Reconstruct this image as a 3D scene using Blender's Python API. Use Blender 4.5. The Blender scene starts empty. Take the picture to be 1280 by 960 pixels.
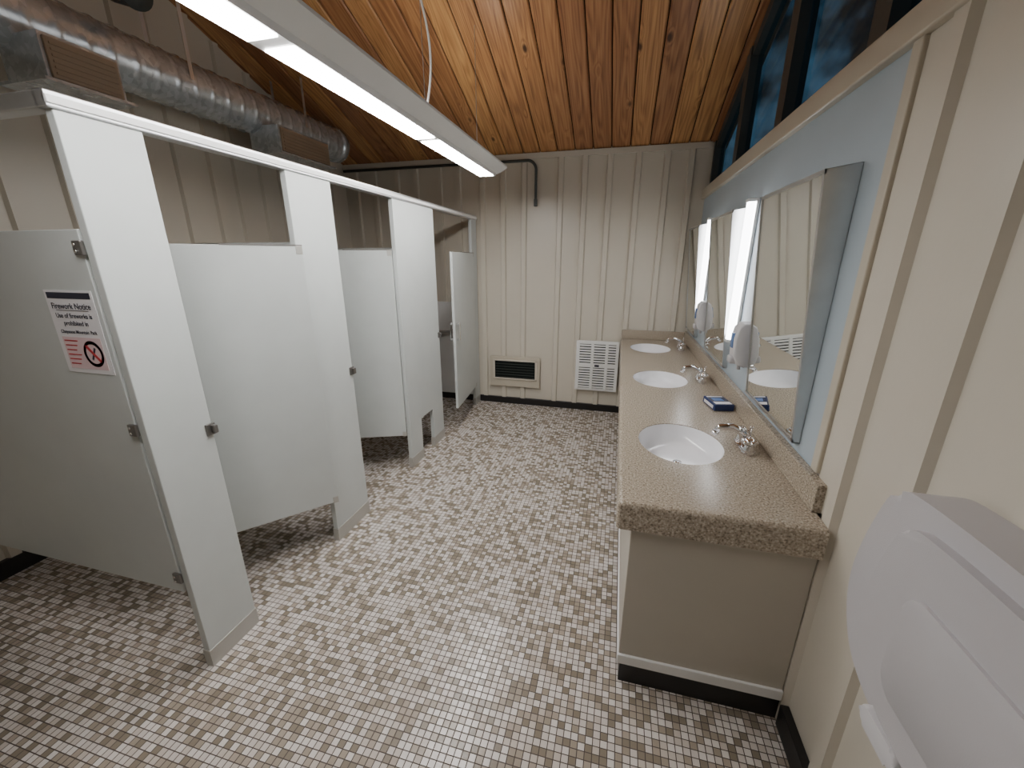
import bpy, bmesh, math, random
from mathutils import Vector, Matrix
random.seed(4)
sc = bpy.context.scene
COL = sc.collection

# ------------------------------------------------------------------ materials
def newmat(name):
    m = bpy.data.materials.new(name); m.use_nodes = True
    nt = m.node_tree
    return m, nt, nt.nodes["Principled BSDF"]

def N(nt, t, **kw):
    n = nt.nodes.new(t)
    for k, v in kw.items():
        setattr(n, k, v)
    return n

def L(nt, a, b): nt.links.new(a, b)

def math_(nt, op, a, b=None, c=None):
    n = N(nt, "ShaderNodeMath", operation=op)
    for i, v in enumerate((a, b, c)):
        if v is None: continue
        if isinstance(v, (int, float)): n.inputs[i].default_value = v
        else: L(nt, v, n.inputs[i])
    return n.outputs[0]

def paint(name, col, rough=0.5, var=0.04, scale=3.0, bump=0.03, bscale=90, metal=0.0, spec=0.5):
    m, nt, b = newmat(name)
    tc = N(nt, "ShaderNodeTexCoord")
    no = N(nt, "ShaderNodeTexNoise"); no.inputs["Scale"].default_value = scale; no.inputs["Detail"].default_value = 5
    L(nt, tc.outputs["Object"], no.inputs["Vector"])
    r = N(nt, "ShaderNodeValToRGB")
    r.color_ramp.elements[0].position = 0.3; r.color_ramp.elements[1].position = 0.7
    r.color_ramp.elements[0].color = (*[c*(1-var) for c in col], 1)
    r.color_ramp.elements[1].color = (*[min(1, c*(1+var)) for c in col], 1)
    L(nt, no.outputs["Fac"], r.inputs[0]); L(nt, r.outputs[0], b.inputs["Base Color"])
    b.inputs["Roughness"].default_value = rough; b.inputs["Metallic"].default_value = metal
    b.inputs["Specular IOR Level"].default_value = spec
    if bump:
        n2 = N(nt, "ShaderNodeTexNoise"); n2.inputs["Scale"].default_value = bscale; n2.inputs["Detail"].default_value = 3
        L(nt, tc.outputs["Object"], n2.inputs["Vector"])
        bp = N(nt, "ShaderNodeBump"); bp.inputs["Strength"].default_value = bump*3; bp.inputs["Distance"].default_value = 0.002
        L(nt, n2.outputs["Fac"], bp.inputs["Height"]); L(nt, bp.outputs[0], b.inputs["Normal"])
    return m

def emis(name, col, s):
    m, nt, b = newmat(name)
    b.inputs["Base Color"].default_value = (*col, 1)
    b.inputs["Emission Color"].default_value = (*col, 1)
    b.inputs["Emission Strength"].default_value = s
    return m

M_WALL = paint("cream_wall_paint", (0.60, 0.555, 0.47), 0.34, 0.04, 1.5, 0.04, 60)
M_TRIM = paint("beige_trim_paint", (0.52, 0.47, 0.38), 0.4)
M_BLUE = paint("blue_grey_panel_paint", (0.40, 0.47, 0.52), 0.5, 0.03)
M_PART = paint("stall_laminate", (0.58, 0.61, 0.60), 0.36, 0.02, 8, 0.02, 300)
M_EDGE = paint("stall_edge_dark", (0.16, 0.15, 0.14), 0.5)
M_SHOE = paint("pilaster_shoe", (0.50, 0.49, 0.46), 0.35, 0.03, metal=0.3)
M_ALU = paint("aluminium", (0.72, 0.73, 0.75), 0.3, 0.04, 10, 0.02, metal=0.9)
M_STEEL = paint("brushed_stainless", (0.62, 0.63, 0.63), 0.32, 0.05, 12, 0.02, metal=1.0)
M_CHROME = paint("chrome", (0.80, 0.80, 0.82), 0.07, 0.0, bump=0, metal=1.0)
M_DARKMET = paint("hinge_metal", (0.25, 0.24, 0.23), 0.35, metal=0.8)
M_BLACK = paint("black_vinyl_base", (0.012, 0.011, 0.011), 0.4)
M_WHITE = paint("white_enamel", (0.80, 0.80, 0.79), 0.3, 0.02)
M_PORC = paint("white_porcelain", (0.86, 0.86, 0.89), 0.12, 0.0, bump=0)
M_PLAST = paint("grey_white_plastic", (0.50, 0.485, 0.50), 0.40, 0.02, 6, 0.06, 500)
M_PLAST2 = paint("light_plastic", (0.62, 0.61, 0.625), 0.38, 0.02)
M_CAB = paint("cabinet_beige", (0.50, 0.465, 0.40), 0.45, 0.03)
M_FRAME = paint("window_frame_dark", (0.05, 0.055, 0.052), 0.45)
M_DARK = paint("dark_void", (0.010, 0.013, 0.012), 0.7, spec=0.1)
M_LOUV = paint("louver_green_grey", (0.03, 0.036, 0.03), 0.6, spec=0.2)
M_TAN = paint("tan_register", (0.30, 0.22, 0.15), 0.6)
M_LENS = emis("lit_lens", (1.0, 0.98, 0.96), 55)
M_UP = emis("uplight_lens", (1.0, 0.96, 0.90), 12)
M_VAN = emis("vanity_lens", (0.97, 0.98, 1.0), 11)
M_PAPER = paint("paper", (0.80, 0.78, 0.80), 0.6, 0.01)
M_PINK = paint("pink_print", (0.74, 0.56, 0.58), 0.6, 0.01)
M_RED = paint("red_print", (0.50, 0.03, 0.04), 0.6, 0.01)
M_INK = paint("ink", (0.03, 0.03, 0.05), 0.6, 0.0)
M_BLUEPK = paint("blue_pack", (0.015, 0.03, 0.11), 0.25, 0.1)
M_SOAPB = paint("soap_blue_window", (0.15, 0.25, 0.5), 0.2)

def mat_mirror():
    m, nt, b = newmat("mirror_glass")
    b.inputs["Base Color"].default_value = (0.88, 0.91, 0.89, 1)
    b.inputs["Metallic"].default_value = 1; b.inputs["Roughness"].default_value = 0.015
    return m
M_MIR = mat_mirror()

def mat_glass():
    m, nt, b = newmat("window_glass")
    nt.nodes.remove(b)
    out = [n for n in nt.nodes if n.type == 'OUTPUT_MATERIAL'][0]
    tr = N(nt, "ShaderNodeBsdfTransparent"); tr.inputs[0].default_value = (0.80, 0.90, 0.94, 1)
    gl = N(nt, "ShaderNodeBsdfGlossy"); gl.inputs["Roughness"].default_value = 0.04; gl.inputs["Color"].default_value = (0.65, 0.75, 0.82, 1)
    mx = N(nt, "ShaderNodeMixShader"); mx.inputs[0].default_value = 0.12
    L(nt, tr.outputs[0], mx.inputs[1]); L(nt, gl.outputs[0], mx.inputs[2])
    L(nt, mx.outputs[0], out.inputs[0])
    return m
M_GLASS = mat_glass()

def mat_floor(ts=0.0262):
    m, nt, b = newmat("mosaic_tile_floor")
    tc = N(nt, "ShaderNodeTexCoord")
    mp = N(nt, "ShaderNodeVectorMath", operation='SCALE'); mp.inputs["Scale"].default_value = 1/ts
    L(nt, tc.outputs["Object"], mp.inputs[0])
    fl = N(nt, "ShaderNodeVectorMath", operation='FLOOR'); L(nt, mp.outputs[0], fl.inputs[0])
    fc = N(nt, "ShaderNodeVectorMath", operation='FRACTION'); L(nt, mp.outputs[0], fc.inputs[0])
    sx = N(nt, "ShaderNodeSeparateXYZ"); L(nt, fl.outputs[0], sx.inputs[0])
    cb = N(nt, "ShaderNodeCombineXYZ"); L(nt, sx.outputs[0], cb.inputs[0]); L(nt, sx.outputs[1], cb.inputs[1])
    wn = N(nt, "ShaderNodeTexWhiteNoise", noise_dimensions='3D'); L(nt, cb.outputs[0], wn.inputs["Vector"])
    r = N(nt, "ShaderNodeValToRGB"); r.color_ramp.interpolation = 'CONSTANT'
    e = r.color_ramp.elements
    cols = [(0.0, (0.60, 0.55, 0.51)), (0.27, (0.68, 0.64, 0.60)), (0.48, (0.54, 0.48, 0.425)),
            (0.60, (0.345, 0.295, 0.235)), (0.78, (0.245, 0.208, 0.16)), (0.92, (0.39, 0.33, 0.27))]
    e[0].position = 0; e[0].color = (*cols[0][1], 1)
    e[1].position = cols[1][0]; e[1].color = (*cols[1][1], 1)
    for p_, c_ in cols[2:]:
        x = e.new(p_); x.color = (*c_, 1)
    L(nt, wn.outputs["Value"], r.inputs[0])
    s2 = N(nt, "ShaderNodeSeparateXYZ"); L(nt, fc.outputs[0], s2.inputs[0])
    def edge(o):
        a = math_(nt, 'SUBTRACT', o, 0.5); a = math_(nt, 'ABSOLUTE', a); return a
    mxx = math_(nt, 'MAXIMUM', edge(s2.outputs[0]), edge(s2.outputs[1]))
    gm = N(nt, "ShaderNodeMapRange"); gm.inputs[1].default_value = 0.425; gm.inputs[2].default_value = 0.45
    L(nt, mxx, gm.inputs[0])
    mix = N(nt, "ShaderNodeMix", data_type='RGBA')
    L(nt, gm.outputs[0], mix.inputs["Factor"]); L(nt, r.outputs[0], mix.inputs["A"])
    mix.inputs["B"].default_value = (0.07, 0.052, 0.04, 1)
    L(nt, mix.outputs["Result"], b.inputs["Base Color"])
    rr = N(nt, "ShaderNodeMapRange"); rr.inputs[3].default_value = 0.25; rr.inputs[4].default_value = 0.75
    L(nt, gm.outputs[0], rr.inputs[0]); L(nt, rr.outputs[0], b.inputs["Roughness"])
    h = math_(nt, 'SUBTRACT', 1.0, gm.outputs[0])
    no = N(nt, "ShaderNodeTexNoise"); no.inputs["Scale"].default_value = 60
    L(nt, tc.outputs["Object"], no.inputs["Vector"])
    h = math_(nt, 'ADD', h, math_(nt, 'MULTIPLY', no.outputs["Fac"], 0.35))
    bp = N(nt, "ShaderNodeBump"); bp.inputs["Strength"].default_value = 0.5; bp.inputs["Distance"].default_value = 0.002
    L(nt, h, bp.inputs["Height"]); L(nt, bp.outputs[0], b.inputs["Normal"])
    return m
M_FLOOR = mat_floor()

PW = 0.175
def mat_wood():
    m, nt, b = newmat("cedar_plank_ceiling")
    tc = N(nt, "ShaderNodeTexCoord")
    s = N(nt, "ShaderNodeSeparateXYZ"); L(nt, tc.outputs["Object"], s.inputs[0])
    idx = math_(nt, 'FLOOR', math_(nt, 'DIVIDE', s.outputs[0], PW))
    wn = N(nt, "ShaderNodeTexWhiteNoise", noise_dimensions='1D'); L(nt, idx, wn.inputs["W"])
    off = math_(nt, 'MULTIPLY', wn.outputs["Value"], 37.0)
    cb = N(nt, "ShaderNodeCombineXYZ")
    L(nt, s.outputs[0], cb.inputs[0]); L(nt, math_(nt, 'MULTIPLY', s.outputs[1], 0.03), cb.inputs[1]); L(nt, off, cb.inputs[2])
    g = N(nt, "ShaderNodeTexNoise"); g.inputs["Scale"].default_value = 75; g.inputs["Detail"].default_value = 4
    L(nt, cb.outputs[0], g.inputs["Vector"])
    cb3 = N(nt, "ShaderNodeCombineXYZ")
    L(nt, s.outputs[0], cb3.inputs[0]); L(nt, math_(nt, 'MULTIPLY', s.outputs[1], 0.5), cb3.inputs[1]); L(nt, off, cb3.inputs[2])
    v = N(nt, "ShaderNodeTexVoronoi"); v.inputs["Scale"].default_value = 5.2; v.inputs["Randomness"].default_value = 1
    L(nt, cb3.outputs[0], v.inputs["Vector"])
    cb2 = N(nt, "ShaderNodeCombineXYZ")
    L(nt, math_(nt, 'MULTIPLY', s.outputs[0], 1.0), cb2.inputs[0]); L(nt, math_(nt, 'MULTIPLY', s.outputs[1], 0.08), cb2.inputs[1]); L(nt, off, cb2.inputs[2])
    c = N(nt, "ShaderNodeTexNoise"); c.inputs["Scale"].default_value = 7; c.inputs["Detail"].default_value = 1.5
    L(nt, cb2.outputs[0], c.inputs["Vector"])
    kb = N(nt, "ShaderNodeMapRange"); kb.inputs[1].default_value = 0.0; kb.inputs[2].default_value = 0.22; kb.inputs[3].default_value = 0.14; kb.inputs[4].default_value = 0
    L(nt, v.outputs["Distance"], kb.inputs[0])
    ph = math_(nt, 'MULTIPLY', math_(nt, 'ADD', c.outputs["Fac"], kb.outputs[0]), 95.0)
    rings = math_(nt, 'ADD', math_(nt, 'MULTIPLY', math_(nt, 'SINE', ph), 0.5), 0.5)
    gg = math_(nt, 'ADD', math_(nt, 'MULTIPLY', g.outputs["Fac"], 0.66), math_(nt, 'MULTIPLY', rings, 0.17))
    gg = math_(nt, 'ADD', gg, math_(nt, 'MULTIPLY', c.outputs["Fac"], 0.25))
    r = N(nt, "ShaderNodeValToRGB"); e = r.color_ramp.elements
    e[0].position = 0.32; e[0].color = (0.58, 0.31, 0.125, 1)
    e[1].position = 0.80; e[1].color = (0.20, 0.080, 0.028, 1)
    x = e.new(0.56); x.color = (0.43, 0.20, 0.075, 1)
    L(nt, gg, r.inputs[0])
    hs = N(nt, "ShaderNodeHueSaturation"); hs.inputs["Saturation"].default_value = 0.98
    L(nt, math_(nt, 'ADD', math_(nt, 'MULTIPLY', wn.outputs["Value"], 0.5), 0.76), hs.inputs["Value"])
    L(nt, math_(nt, 'ADD', math_(nt, 'MULTIPLY', wn.outputs["Value"], 0.015), 0.492), hs.inputs["Hue"])
    L(nt, r.outputs[0], hs.inputs["Color"])
    kr = N(nt, "ShaderNodeMapRange"); kr.inputs[1].default_value = 0.06; kr.inputs[2].default_value = 0.12
    kr.inputs[3].default_value = 1; kr.inputs[4].default_value = 0
    L(nt, v.outputs["Distance"], kr.inputs[0])
    mix = N(nt, "ShaderNodeMix", data_type='RGBA')
    L(nt, kr.outputs[0], mix.inputs["Factor"]); L(nt, hs.outputs[0], mix.inputs["A"])
    mix.inputs["B"].default_value = (0.06, 0.022, 0.009, 1)
    L(nt, mix.outputs["Result"], b.inputs["Base Color"])
    b.inputs["Roughness"].default_value = 0.36
    bp = N(nt, "ShaderNodeBump"); bp.inputs["Strength"].default_value = 0.15; bp.inputs["Distance"].default_value = 0.002
    L(nt, g.outputs["Fac"], bp.inputs["Height"]); L(nt, bp.outputs[0], b.inputs["Normal"])
    return m
M_WOOD = mat_wood()

def mat_granite():
    m, nt, b = newmat("speckled_tan_solid_surface")
    tc = N(nt, "ShaderNodeTexCoord")
    n1 = N(nt, "ShaderNodeTexNoise"); n1.inputs["Scale"].default_value = 150; n1.inputs["Detail"].default_value = 4
    L(nt, tc.outputs["Object"], n1.inputs["Vector"])
    r = N(nt, "ShaderNodeValToRGB"); e = r.color_ramp.elements
    e[0].position = 0.34; e[0].color = (0.17, 0.135, 0.10, 1)
    e[1].position = 0.68; e[1].color = (0.62, 0.56, 0.47, 1)
    x = e.new(0.45); x.color = (0.35, 0.295, 0.23, 1)
    x = e.new(0.56); x.color = (0.42, 0.36, 0.285, 1)
    L(nt, n1.outputs["Fac"], r.inputs[0]); L(nt, r.outputs[0], b.inputs["Base Color"])
    b.inputs["Roughness"].default_value = 0.25
    return m
M_GRAN = mat_granite()

def mat_duct():
    m, nt, b = newmat("galvanised_spiral_duct")
    tc = N(nt, "ShaderNodeTexCoord")
    v = N(nt, "ShaderNodeTexVoronoi"); v.inputs["Scale"].default_value = 35
    L(nt, tc.outputs["Object"], v.inputs["Vector"])
    r = N(nt, "ShaderNodeValToRGB"); e = r.color_ramp.elements
    e[0].color = (0.50, 0.54, 0.58, 1); e[1].color = (0.72, 0.76, 0.80, 1)
    s = N(nt, "ShaderNodeSeparateColor"); L(nt, v.outputs["Color"], s.inputs[0]); L(nt, s.outputs[0], r.inputs[0])
    L(nt, r.outputs[0], b.inputs["Base Color"])
    b.inputs["Metallic"].default_value = 0.65; b.inputs["Roughness"].default_value = 0.27
    return m
M_DUCT = mat_duct()

# ------------------------------------------------------------------ builder
class B:
    def __init__(s, name, parent=None):
        s.name = name; s.bm = bmesh.new(); s.mats = []; s.parent = parent
    def mi(s, m):
        if m not in s.mats: s.mats.append(m)
        return s.mats.index(m)
    def merge(s, t, mat, mtx=None, smooth=False):
        if mtx is not None: bmesh.ops.transform(t, matrix=mtx, verts=t.verts)
        i = s.mi(mat)
        bmesh.ops.recalc_face_normals(t, faces=t.faces)
        for f in t.faces: f.material_index = i; f.smooth = smooth
        me = bpy.data.meshes.new("tmp"); t.to_mesh(me); t.free()
        s.bm.from_mesh(me); bpy.data.meshes.remove(me)
    def box(s, a, b, mat, bev=0, seg=2, mtx=None):
        t = bmesh.new(); bmesh.ops.create_cube(t, size=1)
        c = [(a[i]+b[i])/2 for i in range(3)]; d = [abs(b[i]-a[i]) for i in range(3)]
        bmesh.ops.scale(t, vec=d, verts=t.verts); bmesh.ops.translate(t, vec=c, verts=t.verts)
        if bev: bmesh.ops.bevel(t, geom=t.edges[:], offset=min(bev, min(d)*0.49), segments=seg, affect='EDGES', profile=0.5)
        s.merge(t, mat, mtx, smooth=False)
    def prism(s, pts, axis, lo, hi, mat, bev=0, seg=2, mtx=None, smooth=False):
        t = bmesh.new()
        def P(p, w):
            if axis == 'x': return (w, p[0], p[1])
            if axis == 'y': return (p[0], w, p[1])
            return (p[0], p[1], w)
        A = [t.verts.new(P(p, lo)) for p in pts]; Bv = [t.verts.new(P(p, hi)) for p in pts]
        n = len(pts)
        f1 = t.faces.new(A); f2 = t.faces.new(Bv[::-1])
        caps = set(f1.edges) | set(f2.edges)
        for i in range(n): t.faces.new((A[i], A[(i+1) % n], Bv[(i+1) % n], Bv[i]))
        if bev: bmesh.ops.bevel(t, geom=list(caps), offset=bev, segments=seg, affect='EDGES', profile=0.5)
        s.merge(t, mat, mtx, smooth)
    def cyl(s, p0, p1, r, mat, r2=None, seg=24, smooth=True):
        s.tube([p0, p1], r, mat, seg, r2, smooth)
    def tube(s, pts, r, mat, seg=12, r2=None, smooth=True, radii=None):
        t = bmesh.new(); pts = [Vector(p) for p in pts]; rings = []
        n = len(pts); up = None
        for i, p in enumerate(pts):
            d = (pts[min(i+1, n-1)] - pts[max(i-1, 0)]).normalized()
            if up is None:
                up = Vector((0, 0, 1)) if abs(d.z) < 0.9 else Vector((1, 0, 0))
            a = (up - d*up.dot(d)).normalized(); up = a; c = d.cross(a)
            rr = radii[i] if radii else (r if (r2 is None or i == 0) else r2)
            rings.append([t.verts.new(p + (a*math.cos(2*math.pi*k/seg) + c*math.sin(2*math.pi*k/seg))*rr) for k in range(seg)])
        for i in range(n-1):
            for k in range(seg):
                t.faces.new((rings[i][k], rings[i][(k+1) % seg], rings[i+1][(k+1) % seg], rings[i+1][k]))
        t.faces.new(rings[0][::-1]); t.faces.new(rings[-1])
        s.merge(t, mat, None, smooth)
    def sphere(s, c, r, mat, sc_=(1, 1, 1)):
        t = bmesh.new(); bmesh.ops.create_uvsphere(t, u_segments=20, v_segments=12, radius=r)
        bmesh.ops.scale(t, vec=sc_, verts=t.verts); bmesh.ops.translate(t, vec=c, verts=t.verts)
        s.merge(t, mat, None, True)
    def done(s, origin=None):
        me = bpy.data.meshes.new(s.name); s.bm.to_mesh(me); s.bm.free()
        for m in s.mats: me.materials.append(m)
        o = bpy.data.objects.new(s.name, me); COL.objects.link(o)
        if s.parent: o.parent = s.parent
        return o

def autosmooth(o, ang=35):
    for p_ in o.data.polygons: p_.use_smooth = True
    try: o.data.set_sharp_from_angle(angle=math.radians(ang))
    except Exception: pass

def empty(name, loc=(0, 0, 0)):
    e = bpy.data.objects.new(name, None); COL.objects.link(e); e.empty_display_size = 0.1
    return e

def rrect(a0, b0, a1, b1, r, seg=8):
    out = []
    rs = r if isinstance(r, (list, tuple)) else [r]*4
    for (cx, cy, st, q) in ((a1-rs[0], b1-rs[0], 0, rs[0]), (a0+rs[1], b1-rs[1], 90, rs[1]), (a0+rs[2], b0+rs[2], 180, rs[2]), (a1-rs[3], b0+rs[3], 270, rs[3])):
        for k in range(seg+1):
            an = math.radians(st + 90*k/seg); out.append((cx+q*math.cos(an), cy+q*math.sin(an)))
    return out

def smooth_loop(pts, sub=4):
    n = len(pts); out = []
    for i in range(n):
        p0, p1, p2, p3 = [Vector(pts[(i+j-1) % n]) for j in range(4)]
        for k in range(sub):
            t = k/sub
            q = 0.5*((2*p1)+(-p0+p2)*t+(2*p0-5*p1+4*p2-p3)*t*t+(-p0+3*p1-3*p2+p3)*t**3)
            out.append((q.x, q.y))
    return out

# ------------------------------------------------------------------ room
XL, XR, YB, YF = -3.17, 0.72, 4.51, -1.6
SL = 0.39
def CZ(y): return 2.70 + SL*(YB-y)

b = B("floor"); b.box((XL-.12, YF-.12, -.1), (XR+.12, YB+.12, 0), M_FLOOR); b.done()

# ceiling planks
b = B("ceiling")
x = math.floor((XL-.1)/PW)*PW
while x < XR+.10:
    th = 0.03; w = PW-0.006
    c = 0.008
    y0, y1 = YF-.12, YB+.12
    t = bmesh.new()
    prof = [(x+.002, c), (x+.002+c, 0), (x+w-c, 0), (x+w, c), (x+w, th), (x+.002, th)]
    A = [t.verts.new((p[0], y0, CZ(y0)+p[1])) for p in prof]
    C = [t.verts.new((p[0], y1, CZ(y1)+p[1])) for p in prof]
    t.faces.new(A); t.faces.new(C[::-1])
    for i in range(6): t.faces.new((A[i], A[(i+1) % 6], C[(i+1) % 6], C[i]))
    b.merge(t, M_WOOD)
    x += PW
b.prism([(YF-.12, CZ(YF-.12)+.02), (YB+.12, CZ(YB+.12)+.02), (YB+.12, CZ(YB+.12)+.12), (YF-.12, CZ(YF-.12)+.12)], 'x', XL-.12, XR+.12, M_DARK)
b.done()

# back wall with battens
b = B("wall_back")
b.box((XL-.12, YB, 0), (XR+.12, YB+.12, CZ(YB)+.02), M_WALL)
for bx in (-3.02, -2.78, -2.50, -2.27, -1.99, -1.77, -1.50, -1.27, -1.04, -.66, -.42, -.18, .085, .345, .56):
    b.prism([(bx-.032, YB), (bx-.022, YB-.026), (bx+.022, YB-.026), (bx+.032, YB)], 'z', 0.07, CZ(YB)-.0, M_WALL)
b.box((XL, YB-.03, CZ(YB)-.05), (XR, YB, CZ(YB)), M_WALL)
b.done()
# left wall
b = B("wall_left")
b.prism([(YF-.12, 0), (YB, 0), (YB, CZ(YB)+.02), (YF-.12, CZ(YF-.12)+.02)], 'x', XL-.12, XL, M_WALL)
by = YF+.1; k = 0
while by < YB-.05:
    zt = CZ(by+.03)
    b.prism([(XL, by-.032), (XL+.026, by-.022), (XL+.026, by+.022), (XL, by+.032)], 'z', 0.09, zt, M_WALL)
    by += 0.235 + (0.03 if k % 2 else -.02); k += 1
b.done()
# front wall (behind camera)
b = B("wall_front")
b.box((XL, YF-.12, 0), (XR, YF, CZ(YF)+.02), M_WALL)
bx = XL+.12
while bx < XR-.05:
    b.prism([(bx-.030, YF), (bx-.022, YF+.02), (bx+.022, YF+.02), (bx+.030, YF)], 'z', 0.09, CZ(YF), M_WALL); bx += .24
b.done()
# right wall up to the sill
b = B("wall_right")
b.box((XR, YF-.12, 0), (XR+.12, YB, 2.30), M_WALL)
for by in (1.065, 0.79, 0.52, 0.25, -.02, -.29, -.56, -.83, -1.1, -1.37):
    b.prism([(XR, by-.034), (XR-.02, by-.024), (XR-.02, by+.024), (XR, by+.034)], 'z', 0.09, 2.22, M_WALL)
b.prism([(XR, 1.30), (XR-.022, 1.31), (XR-.022, 1.36), (XR, 1.37)], 'z', 0.0, 2.22, M_WALL)
b.box((XR-.006, 1.50, .86), (XR, YB, 2.22), M_BLUE)
b.done()
b = B("trim_1"); b.box((XR-.012, 1.375, 0.86+.0), (XR, 1.455, 2.22), M_WALL, .003); b.box((XR-.024, 1.455, .975), (XR, 1.50, 2.22), M_TRIM, .004); b.done()
b = B("trim_2"); b.box((XR-.035, YF, 2.22), (XR+.12, YB, 2.305), M_TRIM, .006); b.done()

b = B("baseboard_back"); b.box((XL, YB-.032, 0), (0.10, YB-.0, .075), M_BLACK, .003); b.done()
b = B("baseboard_left"); b.box((XL, YF, 0), (XL+.032, YB-.03, .10), M_BLACK, .003); b.done()
b = B("baseboard_right"); b.box((XR-.03, YF, 0), (XR, 1.298, .10), M_BLACK, .003); b.done()
b = B("baseboard_front"); b.box((XL+.03, YF, 0), (XR-.03, YF+.03, .10), M_BLACK, .003); b.done()

# clerestory windows
ms = [YB, 3.62, 2.72, 1.82, .92, .02, -.88, YF-.12]
for i in range(len(ms)-1):
    y1, y0 = ms[i], ms[i+1]
    b = B("window_%d" % (i+1))
    f = .055
    X0, X1 = XR+.02, XR+.10
    b.box((X0, y0, 2.305), (X1, y0+f, CZ(y0+f)), M_FRAME)
    b.box((X0, y1-f, 2.305), (X1, y1, CZ(y1)), M_FRAME)
    b.box((X0+.02, y0+f, 2.305), (X1, y1-f, 2.305+.06), M_FRAME)
    b.prism([(y0+f, CZ(y0+f)-.08), (y1-f, CZ(y1-f)-.08), (y1-f, CZ(y1-f)), (y0+f, CZ(y0+f))], 'x', X0+.01, X1, M_FRAME)
    b.prism([(y0+f, 2.365), (y1-f, 2.365), (y1-f, CZ(y1-f)-.08), (y0+f, CZ(y0+f)-.08)], 'x', XR+.070, XR+.074, M_GLASS)
    b.done()

# ------------------------------------------------------------------ stall partitions
PX = -1.573; PT = .032
b = B("toilet_stall_enclosure")
def pil(y0, y1, z0=0):
    b.box((PX-PT, y0, z0), (PX, y1, 2.085), M_PART, .003)
    b.box((PX-PT-.003, y0-.003, 0), (PX+.003, y1+.003, .085), M_SHOE, .001)
pil(.94, 1.17); pil(1.78, 2.10)
# pilaster with notch
b.prism([(2.74, 0), (2.94, 0), (2.94, .37), (3.17, .37), (3.17, 0), (3.39, 0), (3.39, 2.085), (2.74, 2.085)], 'x', PX-PT, PX, M_PART, .002)
for (u, v) in ((2.74, 2.94), (3.17, 3.39)): b.box((PX-PT-.003, u-.003, 0), (PX+.003, v+.003, .085), M_SHOE)
pil(4.32, 4.48)
# headrail
b.box((PX-PT-.008, .925, 2.08), (PX+.008, YB-.03, 2.125), M_ALU, .004)
b.box((PX-.004, .925, 2.090), (PX+.013, YB-.03, 2.112), M_WHITE, .003)
b.box((XL+.03, .925, 2.08), (PX-PT+.01, .973, 2.125), M_ALU, .004)
# divider panels
for yy in (.952, 1.94, 3.05):
    b.box((XL+.03, yy-.013, .385 if yy < 1 else .32), (PX-PT-.012, yy+.013, 1.765), M_PART, .003)
# brackets
for z in (1.71, 1.10, .46):
    b.box((PX-PT-.036, .928, z-.022), (PX-PT+.002, .940, z+.022), M_DARKMET, .003)
    b.cyl((PX-PT-.022, .928, z+.010), (PX-PT-.022, .924, z+.010), .005, M_CHROME, seg=10)
    b.cyl((PX-PT-.022, .928, z-.010), (PX-PT-.022, .924, z-.010), .005, M_CHROME, seg=10)
# latch keepers on pilasters
for yy in (1.17, 2.10, 3.39):
    b.box((PX-.004, yy-.03, .99), (PX+.006, yy+.010, 1.04), M_DARKMET, .003)
    b.box((PX+.004, yy-.010, .997), (PX+.022, yy+.008, 1.033), M_DARKMET, .004)
b.done()

def door(h, n, z0, z1, handle=False):
    h = Vector((h[0], h[1], 0)); n = Vector((n[0], n[1], 0))
    d = (n-h); w = d.length; d.normalize()
    mt = Matrix.Translation(h) @ Matrix.Rotation(math.atan2(d.y, d.x), 4, 'Z')
    b = B("stall_door")
    b.box((0, -.0125, z0), (w, .0125, z1), M_PART, .003, mtx=mt)
    b.box((0.0, -.014, z1-.002), (w*.55, .014, z1+.004), M_EDGE, mtx=mt)
    for z in (z0-.004, z1-.04):
        b.box((.0, -.0145, z), (.03, .0145, z+.04), M_SHOE, .002, mtx=mt)
    b.box((w-.09, -.022, 1.0), (w-.01, -.01, 1.05), M_DARKMET, .004, mtx=mt)
    if handle:
        for s_ in (1, -1):
            b.box((w-.06, .0125*s_, .93), (w-.03, .045*s_, .95), M_CHROME, .003, mtx=mt)
            b.box((w-.06, .0125*s_, 1.08), (w-.03, .045*s_, 1.10), M_CHROME, .003, mtx=mt)
            b.box((w-.06, .038*s_, .93), (w-.03, .048*s_, 1.10), M_CHROME, .003, mtx=mt)
    return b.done()
door((-1.535, 1.775), (-1.93, 1.31), .30, 1.74)
door((-1.60, 2.725), (-2.16, 2.50), .30, 1.74)
door((-1.565, 4.315), (-1.485, 3.53), .25, 1.74, True)

# notice on end panel, just proud of the panel face (y=.939), looking -y
nt_ = B("posted_notice"); yn = .9385
nt_.box((-1.855, yn-.0015, 1.30), (-1.635, yn, 1.58), M_PAPER)
nt_.box((-1.845, yn-.0022, 1.553), (-1.645, yn-.0015, 1.573), M_INK)
nt_.box((-1.835, yn-.0022, 1.315), (-1.655, yn-.0015, 1.425), M_PINK)
def ring(cx, cz, r0, r1, mat, y0, y1):
    t = bmesh.new(); n = 40; V = []
    for k in range(n):
        a = 2*math.pi*k/n
        V.append((t.verts.new((cx+r0*math.cos(a), y0, cz+r0*math.sin(a))), t.verts.new((cx+r1*math.cos(a), y0, cz+r1*math.sin(a)))))
    for k in range(n):
        t.faces.new((V[k][0], V[k][1], V[(k+1) % n][1], V[(k+1) % n][0]))
    bmesh.ops.solidify(t, geom=t.faces[:], thickness=y1-y0)
    nt_.merge(t, mat)
ring(-1.705, 1.37, .034, .045, M_RED, yn-.003, yn-.0024)
mt = Matrix.Translation((-1.705, 0, 1.37)) @ Matrix.Rotation(math.radians(45), 4, 'Y')
nt_.box((-.037, yn-.0032, -.005), (.037, yn-.0024, .005), M_RED, mtx=mt)
mt = Matrix.Translation((-1.705, 0, 1.37)) @ Matrix.Rotation(math.radians(-60), 4, 'Y')
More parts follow.
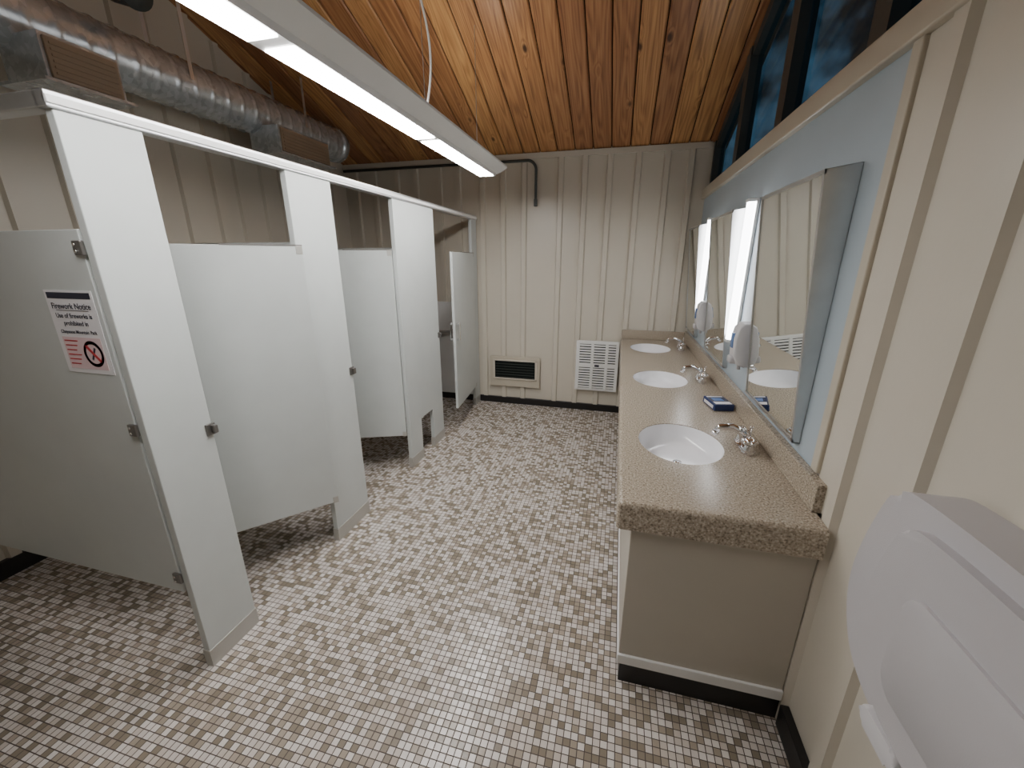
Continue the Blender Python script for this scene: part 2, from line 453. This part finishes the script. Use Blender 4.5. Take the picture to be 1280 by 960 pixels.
nt_.box((-.024, yn-.0028, -.004), (.024, yn-.0022, .004), M_INK, mtx=mt)
for i in range(6):
    nt_.box((-1.828, yn-.0027, 1.41-i*.016), (-1.765 - (i % 3)*.008, yn-.0021, 1.414-i*.016), M_RED)
nt_.box((-1.82, yn-.0024, 1.514), (-1.67, yn-.0018, 1.5155), M_INK)
no = nt_.done()
def text(body, x, z, size, mat, parent, nm):
    cu = bpy.data.curves.new(nm, "FONT"); cu.body = body; cu.size = size; cu.align_x = 'CENTER'; cu.extrude = .0002; cu.offset = size*.012
    cu.materials.append(mat)
    o = bpy.data.objects.new(nm, cu); COL.objects.link(o)
    o.rotation_euler = (math.radians(90), 0, 0); o.location = (x, yn-.0026, z); o.parent = parent
text("Firework Notice", -1.745, 1.520, .027, M_INK, no, "heading")
text("Use of fireworks is", -1.745, 1.490, .022, M_INK, no, "line_1")
text("prohibited in", -1.745, 1.465, .022, M_INK, no, "line_2")
text("Cheyenne Mountain Park", -1.745, 1.438, .0165, M_INK, no, "line_3")

# ------------------------------------------------------------------ vanity
van = empty("vanity_counter")
b = B("cabinet", van)
b.box((.105, 1.315, .10), (XR-.024, YB-.035, .752), M_CAB, .003)
b.box((.10, 1.305, .105), (XR-.024, YB-.035, .150), M_WHITE, .003)
b.box((.112, 1.318, 0), (XR-.024, YB-.035, .105), M_BLACK)
b.done()
# countertop with oval cut-outs
b = B("countertop_src")
t = bmesh.new(); bmesh.ops.create_cube(t, size=1)
a0 = (.05, 1.29, .752); a1 = (XR-.024, YB-.028, .86)
bmesh.ops.scale(t, vec=[a1[i]-a0[i] for i in range(3)], verts=t.verts)
bmesh.ops.translate(t, vec=[(a1[i]+a0[i])/2 for i in range(3)], verts=t.verts)
ed = [e for e in t.edges if all(v.co.z > .8 for v in e.verts) and (all(v.co.x < .1 for v in e.verts) or all(v.co.y < 1.4 for v in e.verts))]
ed += [e for e in t.edges if all(v.co.x < .1 and v.co.y < 1.4 for v in e.verts)]
bmesh.ops.bevel(t, geom=ed, offset=.018, segments=5, affect='EDGES', profile=.5)
b.merge(t, M_GRAN); ct = b.done()
SY = (1.87, 2.955, 4.035); SXc = .325; RX, RY = .185, .225
b = B("cutter")
for sy in SY:
    b.prism([(SXc+RX*math.cos(2*math.pi*k/64), sy+RY*math.sin(2*math.pi*k/64)) for k in range(64)], 'z', .70, .95, M_GRAN)
cut = b.done()
md = ct.modifiers.new("b", 'BOOLEAN'); md.operation = 'DIFFERENCE'; md.object = cut; md.solver = 'EXACT'
dg = bpy.context.evaluated_depsgraph_get()
me = bpy.data.meshes.new_from_object(ct.evaluated_get(dg)); me.name = "countertop"
bpy.data.objects.remove(ct); bpy.data.objects.remove(cut)
ct = bpy.data.objects.new("countertop", me); COL.objects.link(ct); ct.parent = van
autosmooth(ct, 30)
b = B("backsplash", van)
b.box((XR-.040, 1.39, .86), (XR-.008, YB-.028, .965), M_GRAN, .004)
b.box((.055, YB-.050, .86), (XR-.040, YB-.028, .955), M_GRAN, .004)
b.done()

for sy in SY:
    b = B("sink")
    t = bmesh.new(); n = 64; rings = []
    prof = [(1.0, .856), (.985, .845), (.955, .818), (.90, .79), (.80, .772), (.62, .762), (.4, .757), (.12, .755)]
    for (s_, z) in prof:
        rings.append([t.verts.new((SXc+RX*s_*math.cos(2*math.pi*k/n)*.998, sy+RY*s_*math.sin(2*math.pi*k/n)*.998, z)) for k in range(n)])
    for i in range(len(rings)-1):
        for k in range(n): t.faces.new((rings[i][k], rings[i][(k+1) % n], rings[i+1][(k+1) % n], rings[i+1][k]))
    t.faces.new(rings[-1])
    i_ = b.mi(M_PORC)
    for f_ in t.faces:
        f_.normal_update()
        f_.material_index = i_; f_.smooth = True
        if f_.normal.z < 0: f_.normal_flip()
    m_ = bpy.data.meshes.new("x"); t.to_mesh(m_); t.free(); b.bm.from_mesh(m_)
    b.cyl((SXc, sy, .7545), (SXc, sy, .7575), .020, M_CHROME)
    b.done()
    # faucet
    b = B("faucet"); fx = .595; z0 = .8605
    b.prism(rrect(fx-.028, sy-.085, fx+.028, sy+.085, .027), 'z', z0, z0+.016, M_CHROME, .005)
    b.tube([(fx, sy, z0+.01), (fx, sy, z0+.05), (fx-.02, sy, z0+.080), (fx-.06, sy, z0+.098), (fx-.11, sy, z0+.092), (fx-.125, sy, z0+.070)],
           .013, M_CHROME, 16, radii=[.023, .021, .019, .016, .0155, .0145])
    b.cyl((fx-.125, sy, z0+.072), (fx-.127, sy, z0+.058), .0155, M_CHROME)
    b.cyl((fx+.018, sy, z0+.03), (fx+.018, sy, z0+.10), .003, M_CHROME, seg=8); b.sphere((fx+.018, sy, z0+.103), .007, M_CHROME)
    for s_ in (-1, 1):
        hy = sy+s_*.060
        b.tube([(fx, hy, z0+.01), (fx, hy, z0+.025), (fx, hy, z0+.035), (fx, hy, z0+.05)], .02, M_CHROME, 20, radii=[.025, .023, .018, .017])
        b.sphere((fx, hy, z0+.060), .025, M_CHROME, (1, 1, .75))
        for q in range(5):
            an = q*2*math.pi/5
            b.sphere((fx+.023*math.cos(an), hy+.023*math.sin(an), z0+.058), .012, M_CHROME, (1, 1, .9))
        b.cyl((fx, hy, z0+.074), (fx, hy, z0+.081), .012, M_CHROME)
    b.done()

# mirrors (tilted wedge units)
def mirror(y0, y1):
    b = B("tilted_mirror"); z0, z1 = 1.0, 1.965
    xb = XR-.008; xt = XR-.105; xl = XR-.028
    pr = [(xb, z0), (xl, z0), (xt, z1-.01), (xb, z1+.005)]
    b.prism(pr, 'y', y0, y0+.004, M_STEEL); b.prism(pr, 'y', y1-.004, y1, M_STEEL)
    b.prism([(xt, z1-.012), (xb, z1+.003), (xb, z1+.005), (xt, z1-.010)], 'y', y0, y1, M_STEEL)
    b.prism([(xl, z0), (xb, z0), (xb, z0+.003), (xl, z0+.003)], 'y', y0, y1, M_STEEL)
    def FP(s_, o):
        dx, dz = xt-xl, (z1-.01)-z0; l = math.hypot(dx, dz); nx, nz = -dz/l, dx/l
        return (xl+dx*s_+nx*o, z0+dz*s_+nz*o)
    L_ = math.hypot(xt-xl, z1-.01-z0); fw = .014
    def strip(s0, s1, ya, yb, o0, o1, mat):
        b.prism([FP(s0, o0), FP(s1, o0), FP(s1, o1), FP(s0, o1)], 'y', ya, yb, mat)
    strip(0, 1, y0, y0+fw, 0, .006, M_STEEL); strip(0, 1, y1-fw, y1, 0, .006, M_STEEL)
    strip(0, fw/L_, y0, y1, 0, .006, M_STEEL); strip(1-fw/L_, 1, y0, y1, 0, .006, M_STEEL)
    strip(.003, .997, y0+.004, y1-.004, -.002, .002, M_MIR)
    b.done()
mirror(1.65, 2.29); mirror(2.82, 3.46); mirror(3.95, 4.47)

def vlamp(y0, y1):
    b = B("vanity_light")
    b.box((XR-.024, y0-.006, 1.19), (XR-.008, y1+.006, 2.00), M_WHITE, .004)
    b.prism(rrect(XR-.062, y0, XR-.022, y1, .014, 5), 'z', 1.205, 1.985, M_VAN, .003)
    b.box((XR-.066, y0-.004, 1.19), (XR-.008, y1+.004, 1.208), M_WHITE, .003)
    b.box((XR-.066, y0-.004, 1.982), (XR-.008, y1+.004, 2.00), M_WHITE, .003)
    b.done()
vlamp(2.69, 2.75); vlamp(3.82, 3.88)

def soap(yc):
    b = B("soap_dispenser"); w = .052
    side = [(XR-.008, 1.13), (XR-.05, 1.12), (XR-.085, 1.135), (XR-.105, 1.18), (XR-.11, 1.27), (XR-.10, 1.33), (XR-.075, 1.355), (XR-.008, 1.36)]
    b.prism(side, 'y', yc-w, yc+w, M_PLAST2, .010, 3)
    b.box((XR-.116, yc-.018, 1.22), (XR-.10, yc+.018, 1.30), M_SOAPB, .004)
    b.box((XR-.118, yc-.035, 1.135), (XR-.07, yc+.035, 1.175), M_PLAST, .010, 3)
    b.cyl((XR-.06, yc, 1.10), (XR-.06, yc, 1.125), .010, M_PLAST)
    autosmooth(b.done())
soap(2.385); soap(3.555)

b = B("soap_pack")
mt = Matrix.Translation((.60, 2.43, .8605)) @ Matrix.Rotation(math.radians(12), 4, 'Z')
b.box((-.055, -.080, 0), (.055, .080, .040), M_BLUEPK, .006, 3, mt)
b.box((-.045, -.070, .0395), (.045, -.030, .0408), M_PAPER, 0, 1, mt)
b.box((-.045, .052, .0395), (.045, .066, .0408), M_PAPER, 0, 1, mt)
b.box((-.030, -.015, .0395), (.025, .035, .0406), M_SOAPB, 0, 1, mt)
b.box((-.0562, -.060, .010), (-.0545, .060, .028), M_PAPER, 0, 1, mt)
b.done()

# ------------------------------------------------------------------ back wall fittings
b = B("electric_space_heater"); yb = YB-.028
b.box((-.42, yb-.035, .25), (.045, yb, .82), M_WHITE, .01, 3)
b.box((-.385, yb-.041, .285), (.01, yb-.03, .785), M_DARK)
for i in range(17):
    z = .29+i*.0295
    b.box((-.39, yb-.050, z), (.015, yb-.036, z+.018), M_WHITE, .003)
for xx in (-.41, -.255, -.10, .012):
    b.box((xx, yb-.054, .27), (xx+.030, yb-.03, .80), M_WHITE, .003)
b.box((-.41, yb-.055, .525), (.032, yb-.03, .565), M_WHITE, .003)
b.box((-.21, yb-.057, .535), (-.16, yb-.045, .56), M_INK, .002)
b.done()
b = B("air_vent")
b.box((-1.435, yb-.02, .22), (-.83, yb, .585), M_TRIM, .006)
b.box((-1.37, yb-.024, .325), (-.885, yb-.01, .535), M_DARK)
for i in range(6):
    z = .335+i*.032
    b.prism([(yb-.028, z), (yb-.020, z+.012), (yb-.018, z+.010), (yb-.026, z-.002)], 'x', -1.365, -.89, M_LOUV)
for (p, q) in (((-1.39, .311), (-.865, .327)), ((-1.39, .533), (-.865, .549)), ((-1.39, .311), (-1.37, .549)), ((-.885, .311), (-.865, .549))):
    b.box((p[0], yb-.034, p[1]), (q[0], yb-.01, q[1]), M_WALL, .003)
b.done()
b = B("electrical_conduit")
pts = [(XL+.03, YB-.05, 2.63), (-1.05, YB-.05, 2.63)]
for k in range(9):
    a = math.radians(90-k*90/8); pts.append((-1.0+.09*math.cos(a), YB-.05, 2.54+.09*math.sin(a)))
pts.append((-.91, YB-.05, 2.26))
b.tube(pts, .014, M_FRAME, 12); b.box((-.925, YB-.07, 2.20), (-.895, YB-.028, 2.27), M_FRAME, .004)
b.done()
b = B("trim_3"); b.box((XL+.035, YB-.045, .08), (PX-PT-.02, YB-.027, 1.2), M_WHITE, .004); b.done()
b = B("grab_bar")
b.tube([(-2.8, YB-.045, .86), (-2.8, YB-.10, .86), (-2.77, YB-.115, .86), (-1.83, YB-.115, .86), (-1.80, YB-.10, .86), (-1.80, YB-.045, .86)], .016, M_STEEL)
for xx in (-2.8, -1.8): b.cyl((xx, YB-.046, .86), (xx, YB-.052, .86), .038, M_STEEL)
b.done()

# ------------------------------------------------------------------ ducting
b = B("spiral_duct"); DX, DZ, DR = -2.86, 2.76, .148
t = bmesh.new(); seg = 48; y0, y1 = YF+.05, 3.95; st = .012; nn = int((y1-y0)/st); rows = []
for i in range(nn+1):
    y = y0+i*st; row = []
    for k in range(seg):
        a = 2*math.pi*k/seg
        ph = ((y/.115) + k/seg) % 1.0
        r = DR + (.006 if ph < .12 else 0)
        row.append(t.verts.new((DX+r*math.cos(a), y, DZ+r*math.sin(a))))
    rows.append(row)
for i in range(nn):
    for k in range(seg): t.faces.new((rows[i][k], rows[i][(k+1) % seg], rows[i+1][(k+1) % seg], rows[i+1][k]))
t.faces.new(rows[0]); t.faces.new(rows[-1][::-1])
b.merge(t, M_DUCT, None, True)
b.tube([(DX, 3.90, DZ), (DX, 3.985, DZ), (DX, 3.99, DZ)], DR+.006, M_DUCT, 48, radii=[DR+.006, DR+.006, DR-.02])
for (ya, yb_) in ((1.58, 1.90), (2.95, 3.52), (.2, .6)):
    b.box((DX-.02, ya, DZ-.29), (DX+.25, yb_, DZ-.10), M_DUCT, .003)
    b.box((DX+.245, ya+.015, DZ-.28), (DX+.262, yb_-.015, DZ-.115), M_TAN, .003)
    for i in range(6):
        z = DZ-.265+i*.024
        b.box((DX+.258, ya+.03, z), (DX+.268, yb_-.03, z+.010), M_TAN)
    b.box((DX-.04, ya-.03, DZ-.302), (DX+.28, yb_+.03, DZ-.288), M_DUCT)
for yy in (.0, 1.2, 2.4, 3.4):
    b.box((DX-.152, yy-.012, DZ), (DX-.150, yy+.012, CZ(yy+.02)), M_ALU)
    b.box((DX+.150, yy-.012, DZ), (DX+.152, yy+.012, CZ(yy+.02)), M_ALU)
b.done()

# ------------------------------------------------------------------ pendant light
b = B("linear_pendant_light"); LX, LZ = -1.10, 2.325
y0, y1 = .17, 3.47
low = []
W = .155
for k in range(13):
    s_ = -1+2*k/12; low.append((LX+W*s_, LZ+.050*s_*s_ + .0))
top = [(LX+W, LZ+.062), (LX+.07, LZ+.085), (LX-.07, LZ+.085), (LX-W, LZ+.062)]
b.prism(low+top, 'y', y0, y1, M_WHITE, 0)
b.prism([(p[0]*1.0, p[1]) for p in low+top], 'y', y1, y1+.012, M_PLAST2, .004)
b.prism([(p[0]*1.0, p[1]) for p in low+top], 'y', y0-.012, y0, M_PLAST2, .004)
b.prism([(LX-.064, LZ-.010), (LX+.064, LZ-.010), (LX+.072, LZ+.012), (LX-.072, LZ+.012)], 'y', y0+.02, y1-.02, M_WHITE, 0)
seg_y = [(.22, 1.235), (1.30, 2.325), (2.39, 3.41)]
for (a, c) in seg_y:
    m_ = (a+c)/2
    for (p, q) in ((a, m_-.004), (m_+.004, c)):
        b.prism([(LX-.055, LZ-.014), (LX+.055, LZ-.014), (LX+.055, LZ-.006), (LX-.055, LZ-.006)], 'y', p, q, M_LENS)
    b.prism([(LX-.05, LZ+.084), (LX+.05, LZ+.084), (LX+.05, LZ+.089), (LX-.05, LZ+.089)], 'y', a, c, M_UP)
for yy in (.30, 1.27, 2.35, 3.2):
    b.cyl((LX, yy, LZ+.08), (LX, yy, CZ(yy)), .002, M_ALU, seg=6)
pts = []
for k in range(25):
    s_ = k/24; yy = 2.30; z = LZ+.085+(CZ(yy)-LZ-.085)*s_
    pts.append((LX+.02+.035*math.sin(s_*7), yy+.03*math.sin(s_*5), z))
b.tube(pts, .006, M_WHITE, 8)
autosmooth(b.done())

# small dark spotlight hung from the ceiling at the upper left
b = B("ceiling_spotlight"); sx_, sy_, sz_ = -2.60, 2.03, 3.02
b.cyl((sx_-.10, sy_, sz_+.02), (sx_+.06, sy_-.02, sz_-.02), .060, M_FRAME, .075)
b.cyl((sx_+.06, sy_-.02, sz_-.02), (sx_+.075, sy_-.022, sz_-.024), .082, M_FRAME)
b.tube([(sx_-.03, sy_, sz_+.05), (sx_-.03, sy_, sz_+.14), (sx_-.03, sy_, CZ(sy_)-.001)], .012, M_FRAME)
b.cyl((sx_-.03, sy_, CZ(sy_)-.05), (sx_-.03, sy_, CZ(sy_)-.015), .05, M_FRAME)
b.done()

# ------------------------------------------------------------------ baby changing station
b = B("baby_changing_station")
half = [(.52, 1.235), (.70, 1.236), (.84, 1.232), (.905, 1.222), (.945, 1.19), (.972, 1.11), (.990, 1.02), (.994, .94), (.975, .86), (.93, .79), (.865, .75), (.77, .728), (.66, .72), (.52, .718)]
oth = [(1.04-p[0], p[1]) for p in half[::-1]][1:-1]
outl = smooth_loop(half+oth, 4)
b.prism(outl, 'x', .600, XR-.022, M_PLAST, .022, 5)
def inset(pts, cy, cz, sy_, sz_): return [(cy+(p[0]-cy)*sy_, cz+(p[1]-cz)*sz_) for p in pts]
b.prism(inset(outl, .52, .97, .80, .84), 'x', .580, .612, M_PLAST, .008, 3)
b.prism(rrect(.25, .84, .79, 1.08, .05, 8), 'x', .573, .589, M_PLAST, .003, 2)
b.prism(rrect(.69, .715, .81, .765, .022, 6), 'x', .576, .64, M_PLAST2, .008, 3)
b.prism(rrect(.43, .712, .60, .755, .015, 6), 'x', .576, .64, M_PLAST2, .008, 3)
autosmooth(b.done(), 30)

# ------------------------------------------------------------------ world, camera
w = bpy.data.worlds.new("dusk"); sc.world = w; w.use_nodes = True
nt = w.node_tree; bg = nt.nodes["Background"]
tc = N(nt, "ShaderNodeTexCoord"); no_ = N(nt, "ShaderNodeTexNoise"); no_.inputs["Scale"].default_value = 13; no_.inputs["Detail"].default_value = 7
L(nt, tc.outputs["Generated"], no_.inputs["Vector"])
r = N(nt, "ShaderNodeValToRGB"); r.color_ramp.elements[0].position = .42; r.color_ramp.elements[0].color = (.004, .009, .013, 1)
r.color_ramp.elements[1].position = .66; r.color_ramp.elements[1].color = (.060, .125, .19, 1)
L(nt, no_.outputs["Fac"], r.inputs[0]); L(nt, r.outputs[0], bg.inputs[0]); bg.inputs[1].default_value = 1.0

cam = bpy.data.cameras.new("camera"); co = bpy.data.objects.new("camera", cam); COL.objects.link(co)
cam.sensor_width = 36; cam.lens = 505/1280*36; cam.clip_start = .02
co.location = (0, 0, 1.677)
co.rotation_euler = (math.radians(90-17.17), 0, math.radians(14.6))
sc.camera = co
